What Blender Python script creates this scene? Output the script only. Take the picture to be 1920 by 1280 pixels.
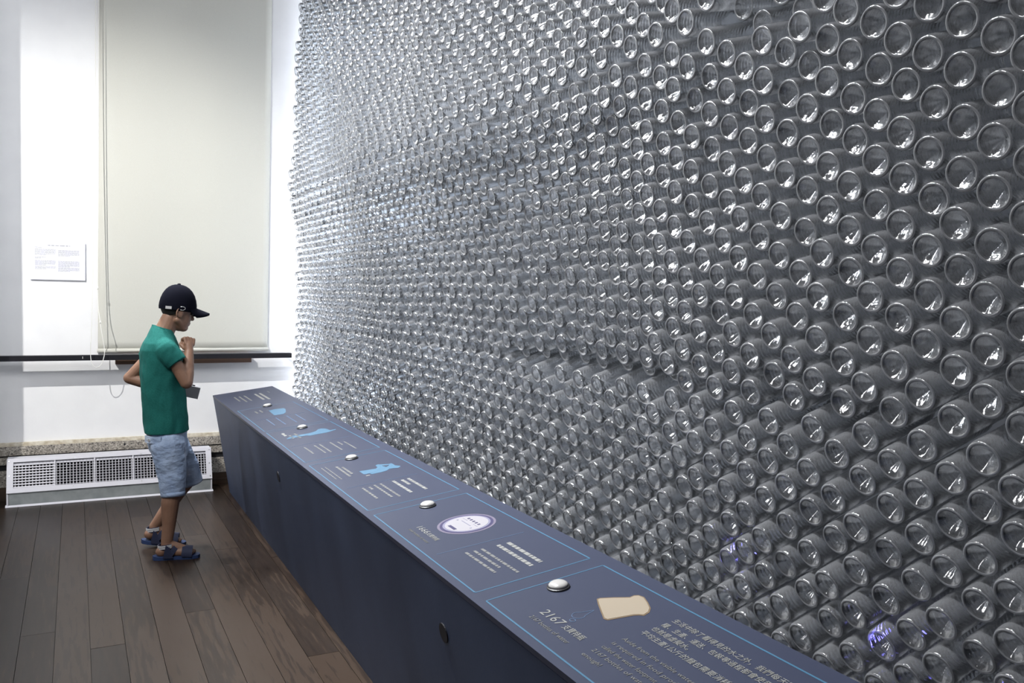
import bpy, bmesh, math, random
import numpy as np
from mathutils import Vector, Matrix, Euler, Quaternion
random.seed(7); RNG = np.random.default_rng(7)
for o in list(bpy.data.objects): bpy.data.objects.remove(o)
S = bpy.context.scene
COL = S.collection
rad = math.radians

# ------------------------------------------------------------------ camera
FPX, YAW, PITCH, ROLL, CAMH = 1584.35, .477867, -.0535967, .0221319, 1.36
cam = bpy.data.cameras.new('camera'); camo = bpy.data.objects.new('camera', cam); COL.objects.link(camo)
fw = Vector((math.sin(YAW)*math.cos(PITCH), math.cos(YAW)*math.cos(PITCH), math.sin(PITCH)))
rt = Vector((math.cos(YAW), -math.sin(YAW), 0)); up = rt.cross(fw)
CR = math.cos(ROLL)*rt + math.sin(ROLL)*up; CU = -math.sin(ROLL)*rt + math.cos(ROLL)*up
M = Matrix((CR, CU, -fw)).transposed().to_4x4(); M.translation = (0, 0, CAMH)
camo.matrix_world = M
cam.sensor_width = 36; cam.lens = FPX*36/1920; cam.clip_start = .05
S.camera = camo
def proj(P):
    d = Vector(P) - Vector((0, 0, CAMH)); z = d.dot(fw)
    if z <= .05: return None
    return 960+FPX*d.dot(CR)/z, 640-FPX*d.dot(CU)/z, z

# ------------------------------------------------------------------ world, lamps, exposure
W = bpy.data.worlds.new('world'); S.world = W; W.use_nodes = True
W.node_tree.nodes['Background'].inputs[0].default_value = (.90, .93, 1.0, 1)
W.node_tree.nodes['Background'].inputs[1].default_value = .13
vs = S.view_settings
S.display_settings.display_device = 'sRGB'
vs.view_transform = 'Standard'; vs.look = 'None'; vs.gamma = 1; vs.use_curve_mapping = False
vs.exposure = 0.0
S.cycles.max_bounces = 8; S.cycles.transparent_max_bounces = 16
S.cycles.diffuse_bounces = 3; S.cycles.glossy_bounces = 2; S.cycles.transmission_bounces = 6
S.cycles.sample_clamp_indirect = 4.0
S.cycles.use_denoising = True
S.cycles.adaptive_threshold = .03

def lamp(name, kind, loc, aim, power, color=(1, 1, 1), **kw):
    l = bpy.data.lights.new(name, kind); o = bpy.data.objects.new(name, l); COL.objects.link(o)
    l.energy = power; l.color = color
    for k, v in kw.items(): setattr(l, k, v)
    o.location = loc
    o.rotation_euler = (Vector(aim)-Vector(loc)).to_track_quat('-Z', 'Y').to_euler()
    return o
YW = 6.18
lamp('wall_spotlight', 'SPOT', (-1.60, 3.40, 4.00), (.66, YW, 1.0), 720, (1, .985, .95), spot_size=rad(56), spot_blend=1.0, shadow_soft_size=.025)
lamp('room_fill', 'AREA', (-1.30, 1.60, 3.70), (.25, YW, 1.1), 88, (.97, .98, 1), shape='RECTANGLE', size=1.6, size_y=1.2)      # added fill that lifts the back wall's shadows, for the room's soft light
for lx, ly, pw in ((.0, 5.85, 620), (.2, 5.3, 580), (.0, 4.7, 560), (.2, 4.0, 540), (.0, 3.3, 450), (.2, 2.5, 300), (.0, 1.7, 165)):      # track spotlights washing the bottle wall
    lamp('track_spotlight', 'SPOT', (lx, ly, 4.25), (1.50, ly-1.25, .95), pw, (.95, .97, 1), spot_size=rad(62), spot_blend=.9, shadow_soft_size=.15)
lamp('cavity_fill', 'AREA', (1.80, 6.10, 1.9), (1.72, 0, 1.9), 460, (.95, .97, 1), shape='RECTANGLE', size=.22, size_y=3.0)      # added light behind the bottles at the far end, for their milky glow
lamp('window_daylight', 'AREA', (.69, YW+.30, 2.08), (.69, 0, 2.08), 40, (1, 1, 1), shape='RECTANGLE', size=.9, size_y=2.3)

# ------------------------------------------------------------------ helpers
def tag(o, label=None, cat=None, group=None, kind=None):
    if label: o['label'] = label
    if cat: o['category'] = cat
    if group: o['group'] = group
    if kind: o['kind'] = kind
    return o
def link(name, me, mats=None, parent=None, smooth=None):
    if mats is not None:
        for m in (mats if isinstance(mats, (list, tuple)) else [mats]): me.materials.append(m)
    o = bpy.data.objects.new(name, me); COL.objects.link(o)
    if parent is not None: o.parent = parent
    if smooth is not None:
        for p in me.polygons: p.use_smooth = smooth
    return o
def obj(name, bm, mats=None, parent=None, smooth=False, bevel=0):
    if bevel:
        es = [e for e in bm.edges if len(e.link_faces) == 2 and e.calc_face_angle(0) > .5]
        bmesh.ops.bevel(bm, geom=es, offset=bevel, segments=1, affect='EDGES')
    bmesh.ops.recalc_face_normals(bm, faces=bm.faces)
    me = bpy.data.meshes.new(name); bm.to_mesh(me); bm.free()
    return link(name, me, mats, parent, smooth)
def empty(name, loc=(0, 0, 0)):
    o = bpy.data.objects.new(name, None); COL.objects.link(o); o.location = loc; o.empty_display_size = .05
    return o
def box(bm, lo, hi):
    x0, y0, z0 = lo; x1, y1, z1 = hi
    v = [bm.verts.new(c) for c in ((x0,y0,z0),(x1,y0,z0),(x1,y1,z0),(x0,y1,z0),(x0,y0,z1),(x1,y0,z1),(x1,y1,z1),(x0,y1,z1))]
    for f in ((3,2,1,0),(4,5,6,7),(0,1,5,4),(1,2,6,5),(2,3,7,6),(3,0,4,7)): bm.faces.new([v[i] for i in f])
    return v
def boxobj(name, lo, hi, mat, parent=None, bevel=0):
    bm = bmesh.new(); box(bm, lo, hi); return obj(name, bm, mat, parent, bevel=bevel)
def prism(bm, poly, axis, a0, a1):
    """extrude a 2D polygon along an axis ('x','y','z')"""
    def P(p, a): return {'x': (a, p[0], p[1]), 'y': (p[0], a, p[1]), 'z': (p[0], p[1], a)}[axis]
    A = [bm.verts.new(P(p, a0)) for p in poly]; B = [bm.verts.new(P(p, a1)) for p in poly]
    n = len(poly)
    bm.faces.new(A[::-1]); bm.faces.new(B)
    for i in range(n): bm.faces.new((A[i], A[(i+1) % n], B[(i+1) % n], B[i]))
def rings(bm, R, cap=True):
    """R: list of lists of points (closed rings of equal count)"""
    V = [[bm.verts.new(p) for p in r] for r in R]; n = len(V[0])
    for a, b in zip(V, V[1:]):
        for i in range(n): bm.faces.new((a[i], a[(i+1) % n], b[(i+1) % n], b[i]))
    if cap: bm.faces.new(V[0][::-1]); bm.faces.new(V[-1])
    return V
def frame_of(d):
    d = Vector(d).normalized(); a = Vector((0, 0, 1)) if abs(d.z) < .9 else Vector((1, 0, 0))
    u = d.cross(a).normalized(); return d, u, d.cross(u)
def tube(bm, pts, r, n=8, cap=True):
    pts = [Vector(p) for p in pts]; R = []
    u = None
    for i, p in enumerate(pts):
        d = (pts[min(i+1, len(pts)-1)] - pts[max(i-1, 0)]).normalized()
        if u is None: _, u, _ = frame_of(d)
        u = (u - d*u.dot(d)).normalized(); w = d.cross(u)
        rr = r[i] if isinstance(r, (list, tuple)) else r
        R.append([p + rr*(math.cos(t)*u + math.sin(t)*w) for t in [2*math.pi*k/n for k in range(n)]])
    rings(bm, R, cap)
def roundcone(bm, p0, r0, p1, r1, n=16, flat0=False, flat1=False):
    p0, p1 = Vector(p0), Vector(p1); d, u, w = frame_of(p1-p0); R = []
    def ring(c, r): R.append([c + r*(math.cos(2*math.pi*k/n)*u + math.sin(2*math.pi*k/n)*w) for k in range(n)])
    if not flat0:
        for a in (-80, -55, -28): ring(p0 + d*r0*math.sin(rad(a)), r0*math.cos(rad(a)))
    ring(p0, r0); ring(p1, r1)
    if not flat1:
        for a in (28, 55, 80): ring(p1 + d*r1*math.sin(rad(a)), r1*math.cos(rad(a)))
    rings(bm, R)
def ellipsoid(bm, c, r, rot=None, n=20):
    T = Matrix.Translation(c) @ (rot.to_4x4() if rot is not None else Matrix.Identity(4)) @ Matrix.Diagonal((*r, 1))
    bmesh.ops.create_uvsphere(bm, u_segments=n, v_segments=n//2+2, radius=1, matrix=T)
def disc(bm, c, nrm, r, h, n=20):
    c = Vector(c); d, u, w = frame_of(nrm)
    rings(bm, [[c + d*k*h + r*(math.cos(2*math.pi*i/n)*u + math.sin(2*math.pi*i/n)*w) for i in range(n)] for k in (0, 1)])
def remesh(bm, voxel, it=4, factor=.5, subs=None):
    bmesh.ops.recalc_face_normals(bm, faces=bm.faces)
    me = bpy.data.meshes.new('tmp'); bm.to_mesh(me); bm.free()
    o = bpy.data.objects.new('tmp', me); COL.objects.link(o)
    m = o.modifiers.new('r', 'REMESH'); m.mode = 'VOXEL'; m.voxel_size = voxel; m.use_smooth_shade = True
    if it:
        s = o.modifiers.new('s', 'SMOOTH'); s.iterations = it; s.factor = factor
    dg = bpy.context.evaluated_depsgraph_get(); dg.update()
    r = bpy.data.meshes.new_from_object(o.evaluated_get(dg))
    bpy.data.objects.remove(o); bpy.data.meshes.remove(me)
    return r

# ------------------------------------------------------------------ materials
def mat(name, color=(.8, .8, .8), rough=.6, metal=0, spec=.5, **kw):
    m = bpy.data.materials.new(name); m.use_nodes = True
    b = m.node_tree.nodes['Principled BSDF']
    b.inputs['Base Color'].default_value = (*color, 1); b.inputs['Roughness'].default_value = rough
    b.inputs['Metallic'].default_value = metal; b.inputs['Specular IOR Level'].default_value = spec
    for k, v in kw.items(): b.inputs[k.replace('_', ' ')].default_value = v
    return m
class N:
    def __init__(s, m): s.t = m.node_tree; s.b = s.t.nodes.get('Principled BSDF')
    def n(s, typ, **kw):
        x = s.t.nodes.new(typ)
        for k, v in kw.items():
            if k in x.inputs: x.inputs[k].default_value = v
            else: setattr(x, k, v)
        return x
    def l(s, a, b): s.t.links.new(a, b)
    def ramp(s, fac, stops):
        r = s.n('ShaderNodeValToRGB'); e = r.color_ramp.elements
        while len(e) < len(stops): e.new(.5)
        for i, (p, c) in enumerate(stops): e[i].position = p; e[i].color = (*c, 1)
        s.l(fac, r.inputs[0]); return r.outputs[0]
    def noise(s, scale, detail=3, vec=None, stretch=None, coord='Object'):
        tc = s.n('ShaderNodeTexCoord'); mp = s.n('ShaderNodeMapping')
        if stretch: mp.inputs['Scale'].default_value = stretch
        s.l(tc.outputs[coord], mp.inputs[0])
        x = s.n('ShaderNodeTexNoise'); x.inputs['Scale'].default_value = scale; x.inputs['Detail'].default_value = detail
        s.l(mp.outputs[0], x.inputs['Vector']); return x.outputs['Fac']
    def bump(s, h, strength=.2, dist=.01):
        b = s.n('ShaderNodeBump'); b.inputs['Strength'].default_value = strength; b.inputs['Distance'].default_value = dist
        s.l(h, b.inputs['Height']); s.l(b.outputs[0], s.b.inputs['Normal']); return b

M_wall = mat('white_plaster', (.86, .86, .87), .9, spec=.2)
g = N(M_wall); g.l(g.ramp(g.noise(6, 4), [(.3, (.84, .84, .85)), (.7, (.88, .88, .885))]), g.b.inputs['Base Color']); g.bump(g.noise(60, 3), .08, .004)
M_wood = mat('floor_board_wood', (.05, .03, .02), .34, spec=.32)
g = N(M_wood)
oi = g.n('ShaderNodeObjectInfo'); grain = g.noise(9, 5, stretch=(6, .5, 1)); patch = g.noise(1.6, 3, stretch=(1.5, .6, 1), coord='Object')
mx = g.n('ShaderNodeMath', operation='MULTIPLY_ADD'); g.l(oi.outputs['Random'], mx.inputs[0]); mx.inputs[1].default_value = .35; g.l(grain, mx.inputs[2])
mx2 = g.n('ShaderNodeMath', operation='MULTIPLY_ADD'); g.l(patch, mx2.inputs[0]); mx2.inputs[1].default_value = .55; g.l(mx.outputs[0], mx2.inputs[2])
g.l(g.ramp(mx2.outputs[0], [(.45, (.006, .0034, .0022)), (.75, (.013, .0073, .0046)), (1.0, (.020, .0118, .0073)), (1.15, (.031, .019, .012))]), g.b.inputs['Base Color'])
g.bump(grain, .12, .003)
rr = g.n('ShaderNodeMapRange'); g.l(patch, rr.inputs[0]); rr.inputs[3].default_value = .26; rr.inputs[4].default_value = .5; g.l(rr.outputs[0], g.b.inputs['Roughness'])
M_gap = mat('floor_joint_dark', (.012, .008, .006), .8)
M_skirt = mat('dark_skirting_wood', (.05, .03, .02), .5)
g = N(M_skirt); g.l(g.ramp(g.noise(6, 4, stretch=(.4, 4, 6)), [(.3, (.03, .018, .012)), (.7, (.075, .045, .028))]), g.b.inputs['Base Color'])
M_stone = mat('grey_terrazzo', (.3, .28, .25), .75, spec=.3)
g = N(M_stone)
vo = g.n('ShaderNodeTexVoronoi'); vo.inputs['Scale'].default_value = 150; tc = g.n('ShaderNodeTexCoord'); g.l(tc.outputs['Object'], vo.inputs['Vector'])
sep = g.n('ShaderNodeSeparateColor'); g.l(vo.outputs['Color'], sep.inputs[0])
g.l(g.ramp(sep.outputs[0], [(0, (.07, .065, .06)), (.25, (.22, .2, .175)), (.7, (.32, .29, .25)), (1, (.5, .46, .4))]), g.b.inputs['Base Color'])
g.bump(g.noise(200, 2), .25, .003)
M_cream = mat('old_cream_paint', (.62, .55, .42), .8)
g = N(M_cream); g.l(g.ramp(g.noise(30, 4), [(.35, (.5, .43, .32)), (.65, (.74, .69, .58))]), g.b.inputs['Base Color'])
M_blind = mat('blind_fabric', (.60, .595, .54), .95, spec=.1)
g = N(M_blind); g.bump(g.noise(1.5, 2, stretch=(1, 1, .6)), .25, .05)
g.l(g.ramp(g.noise(500, 1), [(.3, (.575, .57, .52)), (.7, (.625, .62, .565))]), g.b.inputs['Base Color'])
M_rail = mat('black_rail_paint', (.010, .010, .014), .55, spec=.25)
M_sill = mat('brown_sill_wood', (.09, .045, .025), .55)
M_white = mat('white_enamel', (.66, .655, .71), .4)
M_panel = mat('grey_galvanised_panel', (.34, .37, .38), .45, metal=.3)
g = N(M_panel); g.l(g.ramp(g.noise(14, 5), [(.3, (.28, .31, .32)), (.7, (.42, .45, .46))]), g.b.inputs['Base Color'])
M_dark = mat('duct_dark', (.012, .012, .015), .9)
M_steel = mat('screw_steel', (.6, .6, .6), .3, metal=1)
M_navy = mat('navy_console_paint', (.026, .036, .062), .55, spec=.35)
g = N(M_navy); g.l(g.ramp(g.noise(3.5, 5, stretch=(1, 1, .5)), [(.3, (.026, .038, .075)), (.7, (.042, .060, .112))]), g.b.inputs['Base Color']); g.bump(g.noise(90, 4), .08, .003)
M_top = mat('slate_blue_top_print', (.025, .030, .054), .45, spec=.32)
M_cyan = mat('light_blue_print', (.038, .108, .175), .5, spec=.3)
M_cyan2 = mat('soft_blue_print', (.05, .115, .18), .5, spec=.3)
M_faint = mat('faint_blue_print', (.07, .115, .19), .5, spec=.3)
M_txt = mat('pale_grey_print', (.19, .19, .18), .55, spec=.3)
M_txt2 = mat('dim_grey_print', (.125, .125, .122), .55, spec=.3)
M_bread = mat('bread_cream_print', (.24, .20, .148), .55, spec=.3)
M_crust = mat('bread_crust_print', (.13, .09, .052), .55, spec=.3)
M_plum = mat('pale_plum_print', (.11, .096, .135), .55, spec=.3)
M_violet = mat('deep_violet_print', (.033, .028, .075), .55, spec=.3)
M_lilac = mat('lilac_print', (.145, .14, .20), .55, spec=.3)
M_dial = mat('dial_white_print', (.255, .245, .26), .5, spec=.3)
M_button = mat('pearl_button', (.36, .35, .335), .25, spec=.6)
M_ring = mat('black_button_ring', (.012, .012, .014), .4)
M_paper = mat('notice_board', (.80, .80, .88), .7)
M_ink = mat('notice_ink', (.38, .38, .42), .8)
M_cord = mat('cord_white', (.75, .74, .70), .6)
M_plinth = mat('dark_plinth', (.03, .03, .035), .8)
M_back = mat('grey_backing', (.42, .43, .46), .9)
M_glass = mat('window_glass', (.9, .95, 1), .05, Transmission_Weight=1.0)
M_frame = mat('window_frame_wood', (.5, .45, .4), .6)

def bottle_mat(name, h0, h1, spec, rough=.07, tint=(.93, .945, .96)):
    m = bpy.data.materials.new(name); m.use_nodes = True
    t = m.node_tree; t.nodes.clear(); g = N(m)
    out = g.n('ShaderNodeOutputMaterial')
    tr = g.n('ShaderNodeBsdfTransparent'); tr.inputs[0].default_value = (*tint, 1)
    df = g.n('ShaderNodeBsdfDiffuse'); df.inputs[0].default_value = (.88, .89, .92, 1)
    tl = g.n('ShaderNodeBsdfTranslucent'); tl.inputs[0].default_value = (.88, .89, .92, 1)
    gl = g.n('ShaderNodeBsdfGlossy'); gl.inputs[0].default_value = (1, 1, 1, 1); gl.inputs['Roughness'].default_value = rough
    at = g.n('ShaderNodeAttribute', attribute_name='axial')
    sn = g.n('ShaderNodeMath', operation='MULTIPLY'); g.l(at.outputs['Fac'], sn.inputs[0]); sn.inputs[1].default_value = 2*math.pi/.010
    si = g.n('ShaderNodeMath', operation='SINE'); g.l(sn.outputs[0], si.inputs[0])
    gt = g.n('ShaderNodeMath', operation='GREATER_THAN'); g.l(at.outputs['Fac'], gt.inputs[0]); gt.inputs[1].default_value = .018
    mu = g.n('ShaderNodeMath', operation='MULTIPLY'); g.l(si.outputs[0], mu.inputs[0]); g.l(gt.outputs[0], mu.inputs[1])
    tc = g.n('ShaderNodeTexCoord'); nz = g.n('ShaderNodeTexNoise'); nz.inputs['Scale'].default_value = 110; nz.inputs['Detail'].default_value = 2
    g.l(tc.outputs['Object'], nz.inputs['Vector'])
    ad = g.n('ShaderNodeMath', operation='MULTIPLY_ADD'); g.l(mu.outputs[0], ad.inputs[0]); ad.inputs[1].default_value = .35; g.l(nz.outputs['Fac'], ad.inputs[2])
    bp = g.n('ShaderNodeBump'); bp.inputs['Strength'].default_value = .35; bp.inputs['Distance'].default_value = .0018; g.l(ad.outputs[0], bp.inputs['Height'])
    for s in (gl, df, tl): g.l(bp.outputs[0], s.inputs['Normal'])
    hz = g.n('ShaderNodeMixShader'); hz.inputs[0].default_value = .58; g.l(df.outputs[0], hz.inputs[1]); g.l(tl.outputs[0], hz.inputs[2])
    lw = g.n('ShaderNodeLayerWeight'); lw.inputs['Blend'].default_value = .35
    mr = g.n('ShaderNodeMapRange'); g.l(lw.outputs['Facing'], mr.inputs[0]); mr.inputs[3].default_value = h0; mr.inputs[4].default_value = h1
    m1 = g.n('ShaderNodeMixShader'); g.l(mr.outputs[0], m1.inputs[0]); g.l(tr.outputs[0], m1.inputs[1]); g.l(hz.outputs[0], m1.inputs[2])
    fr = g.n('ShaderNodeFresnel'); fr.inputs[0].default_value = 1.55; g.l(bp.outputs[0], fr.inputs['Normal'])
    fm = g.n('ShaderNodeMath', operation='MULTIPLY', use_clamp=True); g.l(fr.outputs[0], fm.inputs[0]); fm.inputs[1].default_value = spec
    m2 = g.n('ShaderNodeMixShader'); g.l(fm.outputs[0], m2.inputs[0]); g.l(m1.outputs[0], m2.inputs[1]); g.l(gl.outputs[0], m2.inputs[2])
    g.l(m2.outputs[0], out.inputs[0])
    return m
M_pet = bottle_mat('clear_pet_plastic', .11, .42, 1.1)
M_rim = bottle_mat('thick_pet_rim', .38, .80, 3.0, .07)
M_punt = bottle_mat('clear_pet_base', .10, .40, 3.2, .10)
# ------------------------------------------------------------------ setting
floor = boxobj('floor', (-3.2, -1.0, -.12), (3.0, YW+.3, -.014), M_gap); tag(floor, kind='structure')
PW = .12
fixed = {0: [3.714], 2: [3.48, 5.115], 5: [3.714], 1: [5.9]}       # joints read off the photograph, by board
plank_meshes = {}
for k in range(-9, 16):
    x0 = -.195 + k*PW
    if x0 > 1.0: break
    cuts = sorted(fixed.get(k, []))
    if not cuts: cuts = [1.6 + random.random()*1.8]; cuts.append(cuts[0] + 1.7 + random.random()*1.2)
    ys = [.3] + cuts + [YW-.02]
    for a, b in zip(ys, ys[1:]):
        if b - a < .15: continue
        bm = bmesh.new(); L = b-a-.0016
        box(bm, (-PW/2+.0009, -L/2, -.02), (PW/2-.0009, L/2, random.uniform(-.0006, 0)))
        p = obj('plank', bm, M_wood, floor, bevel=.0011)
        p.location = (x0+PW/2, (a+b)/2, 0)
# back wall with the window opening
WX0, WX1, WZ0, WZ1 = .25, 1.13, .95, 3.25
bm = bmesh.new()
box(bm, (-3.2, YW, -.1), (WX0, YW+.3, 4.3)); box(bm, (WX1, YW, -.1), (3.0, YW+.3, 4.3))
box(bm, (WX0, YW, -.1), (WX1, YW+.3, WZ0)); box(bm, (WX0, YW, WZ1), (WX1, YW+.3, 4.3))
bmesh.ops.remove_doubles(bm, verts=bm.verts, dist=1e-5)
wall = tag(obj('wall_back', bm, M_wall), kind='structure')
pier = tag(boxobj('shade_pier', (-3.2, 5.55, -.1), (-.59, YW, 4.3), M_wall), kind='structure')  # unseen pier, placed to block the spotlight and shade the wall's left end
win = boxobj('window_1', (WX0, YW+.20, WZ0), (WX0+.05, YW+.25, WZ1), M_frame); tag(win, kind='structure')
for lo, hi in (((WX1-.05, YW+.20, WZ0), (WX1, YW+.25, WZ1)), ((WX0+.05, YW+.20, WZ0), (WX1-.05, YW+.25, WZ0+.06)), ((WX0+.05, YW+.20, WZ1-.06), (WX1-.05, YW+.25, WZ1)), ((.67, YW+.20, WZ0+.06), (.71, YW+.25, WZ1-.06))):
    boxobj('window_bar', lo, hi, M_frame, win)
sill = tag(boxobj('trim_1', (.235, YW-.055, .853), (1.105, YW+.01, .90), M_sill, bevel=.004), kind='structure')
# baseboard: cream capping, three terrazzo bands with dark grooves, dark wooden skirting below
bb = tag(boxobj('baseboard_back', (-.59, YW-.012, .07), (2.2, YW+.01, .338), M_dark), kind='structure')
for z0, z1, d in ((.281, .338, .03), (.224, .271, .028), (.082, .186, .03)):
    boxobj('stone_band', (-.59, YW-d, z0), (2.2, YW-.010, z1), M_stone, bb, bevel=.003)
boxobj('cream_capping', (-.59, YW-.016, .338), (2.2, YW-.001, .362), M_cream, bb, bevel=.003)
for x, r in ((.290, .007), (.330, .004)):
    bm = bmesh.new(); disc(bm, (x, YW-.0295, .317), (0, -1, 0), r, .001, 12); obj('bolt_hole', bm, M_dark, bb)
bb2 = tag(boxobj('trim_2', (-.59, YW-.045, -.005), (2.2, YW-.002, .040), M_skirt, bevel=.003), kind='structure')
boxobj('upper_board', (-.59, YW-.036, .040), (2.2, YW-.002, .080), M_skirt, bb2, bevel=.003)

# ------------------------------------------------------------------ roller blind, rail, bead cord
bl = empty('roller_blind', (.69, 6.163, .93)); tag(bl, 'wide off-white roller blind drawn down over the window', 'blind')
bm = bmesh.new(); NX, NZ = 24, 48; V = {}
for i in range(NX+1):
    for j in range(NZ+1):
        u, v = i/NX, j/NZ; z = .945 + v*2.75
        x0 = .132 + (z-.93)*.0066; x1 = 1.223 + (z-.93)*.0066
        y = .004*math.sin(u*7+v*3)*(1-v)+.003*math.sin(u*13+2)
        V[i, j] = bm.verts.new((x0+(x1-x0)*u-.69, y, z-.93))
for i in range(NX):
    for j in range(NZ): bm.faces.new((V[i, j], V[i+1, j], V[i+1, j+1], V[i, j+1]))
fab = obj('fabric', bm, M_blind, bl, smooth=True)
sd = fab.modifiers.new('s', 'SOLIDIFY'); sd.thickness = .0015
bm = bmesh.new(); tube(bm, [(.128-.69, -.002, .013), (1.227-.69, -.002, .013)], .013, 12); obj('hem_bar', bm, M_blind, bl, smooth=True)
bm = bmesh.new(); tube(bm, [(.13-.69, -.016, 2.79), (1.25-.69, -.016, 2.79)], .028, 14); obj('roller_tube', bm, M_blind, bl, smooth=True)
for x in (.105, 1.245): boxobj('bracket', (x-.69, -.045, 2.74), (x-.69+.02, .0165, 2.84), M_steel, bl)

rail = tag(boxobj('wall_rail', (-2.2, 6.03, .889), (1.365, 6.085, .922), M_rail, bevel=.006), 'black horizontal rail across the wall under the blind', 'rail')
for x in (-1.2, 1.345):
    bm = bmesh.new(); tube(bm, [(x, 6.08, .905), (x, YW-.0005, .905)], .009, 10); obj('rail_bracket', bm, M_rail, rail, smooth=True)
for x, z in ((.042, .909),):
    boxobj('paint_fleck', (x-.0015, 6.0285, z-.008), (x+.0015, 6.0301, z+.006), M_cord, rail)

cd = empty('blind_cord', (.125, 6.012, .84)); tag(cd, 'thin white bead-chain loop hanging in front of the rail', 'cord')
def chain(pts):   # smooth line through the points
    P = [Vector(p) for p in pts]; out = []
    for i in range(len(P)-1):
        a, b, c, d = P[max(i-1, 0)], P[i], P[i+1], P[min(i+2, len(P)-1)]
        for t in [k/8 for k in range(8)]:
            out.append(.5*((2*b)+(c-a)*t+(2*a-5*b+4*c-d)*t*t+(3*b-a-3*c+d)*t**3))
    return out+[P[-1]]
pts = chain([(.146, 6.10, 3.55), (.139, 6.09, 2.2), (.131, 6.06, 1.352), (.143, 6.015, 1.134), (.166, 6.0, .965), (.160, 5.998, .90), (.145, 6.0, .860), (.121, 6.0, .846), (.099, 6.0, .862), (.088, 6.0, .905), (.087, 6.0, .995), (.095, 6.015, 1.15), (.118, 6.08, 2.2), (.128, 6.10, 3.55)])
bm = bmesh.new(); tube(bm, [p-cd.location for p in pts], .0024, 6); obj('bead_chain', bm, M_cord, cd, smooth=True)
for p in ((.131, 6.06, 1.352), (.143, 6.015, 1.134)):
    bm = bmesh.new(); ellipsoid(bm, Vector(p)-cd.location, (.006, .006, .011), n=10); obj('chain_joint', bm, M_cord, cd, smooth=True)

# ------------------------------------------------------------------ notice on the wall (its lines are too small to read in the photograph)
nb = empty('wall_notice', (-.094, YW, 1.52)); tag(nb, 'white printed notice board with small text on the wall', 'notice')
boxobj('board', (-.155, -.013, -.121), (.155, -.001, .121), M_paper, nb, bevel=.001)
def dashes(bm, x0, x1, z, h, put, wmin=.006, wmax=.02, gap=.003, fill=1.0):
    x = x0
    while x < x1-.002:
        w = min(random.uniform(wmin, wmax), x1-x); put(bm, x, x+w*fill, z, h); x += w+gap
def put_wall(bm, a, b, z, h): box(bm, (a, -.0138, z-h/2), (b, -.0128, z+h/2))
bm = bmesh.new(); dashes(bm, -.058, .068, .098, .0045, put_wall, .012, .03, .006); obj('title_line', bm, M_ink, nb)
blocks = ((-.130, .084, 1, .04, .075), (-.130, .072, 6, .116, .115), (-.130, .022, 2, .06, .10), (-.130, .0, 5, .116, .115), (-.130, -.038, 3, .116, .11), (.0, .068, 6, .12, .12), (.0, -.002, 6, .12, .12), (.0, -.044, 4, .12, .11))
for x0, z0, n, w, wl in blocks:
    bm = bmesh.new()
    for i in range(n): dashes(bm, x0, x0+(w if i < n-1 or n == 1 else w*.55), z0-i*.0068, .0022, put_wall, .006, .022, .0025)
    tag(obj('text_block', bm, M_ink, nb), kind='stuff')

# ------------------------------------------------------------------ floor vent box against the skirting
vt = empty('floor_vent', (.22, 6.0, 0)); tag(vt, 'white louvred vent box standing on the floor boards under the blind', 'vent')
VX0, VX1 = -.379-.22, .819-.22
def vp(s, t, d=0):   # point on the leaning face: s along X, t 0..1 up, d out
    return Vector((s, -.05+.07*t - d*.94, .088+.192*t + d*.34))
def face_bar(bm, s0, s1, t0, t1, d0, d1):
    v = [bm.verts.new(vp(s, t, d)) for d in (d0, d1) for s, t in ((s0, t0), (s1, t0), (s1, t1), (s0, t1))]
    for f in ((3,2,1,0),(4,5,6,7),(0,1,5,4),(1,2,6,5),(2,3,7,6),(3,0,4,7)): bm.faces.new([v[i] for i in f])
bm = bmesh.new(); prism(bm, [(-.05, .004), (-.05, .087), (-.044, .087), (-.044, .004)], 'x', VX0+.012, VX1-.012); obj('front_panel', bm, M_panel, vt)
bm = bmesh.new(); prism(bm, [(-.062, 0), (-.05, .010), (-.03, .010), (-.03, 0)], 'x', VX0-.006, VX1+.006); obj('bottom_strip', bm, M_white, vt)
for s in (VX0, VX1-.010):
    bm = bmesh.new(); prism(bm, [(-.052, 0), (.128, 0), (.128, .278), (.018, .278), (-.052, .088)], 'x', s, s+.010); obj('side_panel', bm, M_white, vt)
boxobj('top_panel', (VX0, .018, .272), (VX1, .128, .279), M_white, vt)
boxobj('back_panel', (VX0+.01, .10, .002), (VX1-.01, .105, .272), M_dark, vt)
E0, E1 = .15, .91
for nm, a in (('top_rail', (VX0, VX1, E1, 1.02)), ('bottom_rail', (VX0, VX1, -.02, E0-.02)), ('end_stile', (VX0, VX0+.036, E0-.02, E1)), ('end_stile', (VX1-.036, VX1, E0-.02, E1))):
    bm = bmesh.new(); face_bar(bm, *a, 0, .007); obj(nm, bm, M_white, vt, bevel=.0015)
n5 = (VX1-VX0-.072)/5
for i in range(1, 5):
    s = VX0+.036+i*n5; bm = bmesh.new(); face_bar(bm, s-.0035, s+.0035, E0-.02, E1, -.002, .005); obj('divider', bm, M_white, vt)
for i in range(5):
    s0 = VX0+.036+i*n5; bm = bmesh.new(); tw = .050 if i == 0 else .015
    for j in range(9):
        t = E0+.008+(E1-E0-.04)*j/8.6; face_bar(bm, s0, s0+n5, t-tw/2*.7, t+tw/2*.7, -.006, -.001)
    for j in range(12):
        s = s0+n5*(j+.5)/12; face_bar(bm, s-.0020, s+.0020, E0-.02, E1, -.020, -.006)
    face_bar(bm, s0, s0+n5, E1-.09, E1, -.02, -.006)
    tag(obj('grille', bm, M_white, vt), kind='stuff')
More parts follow.
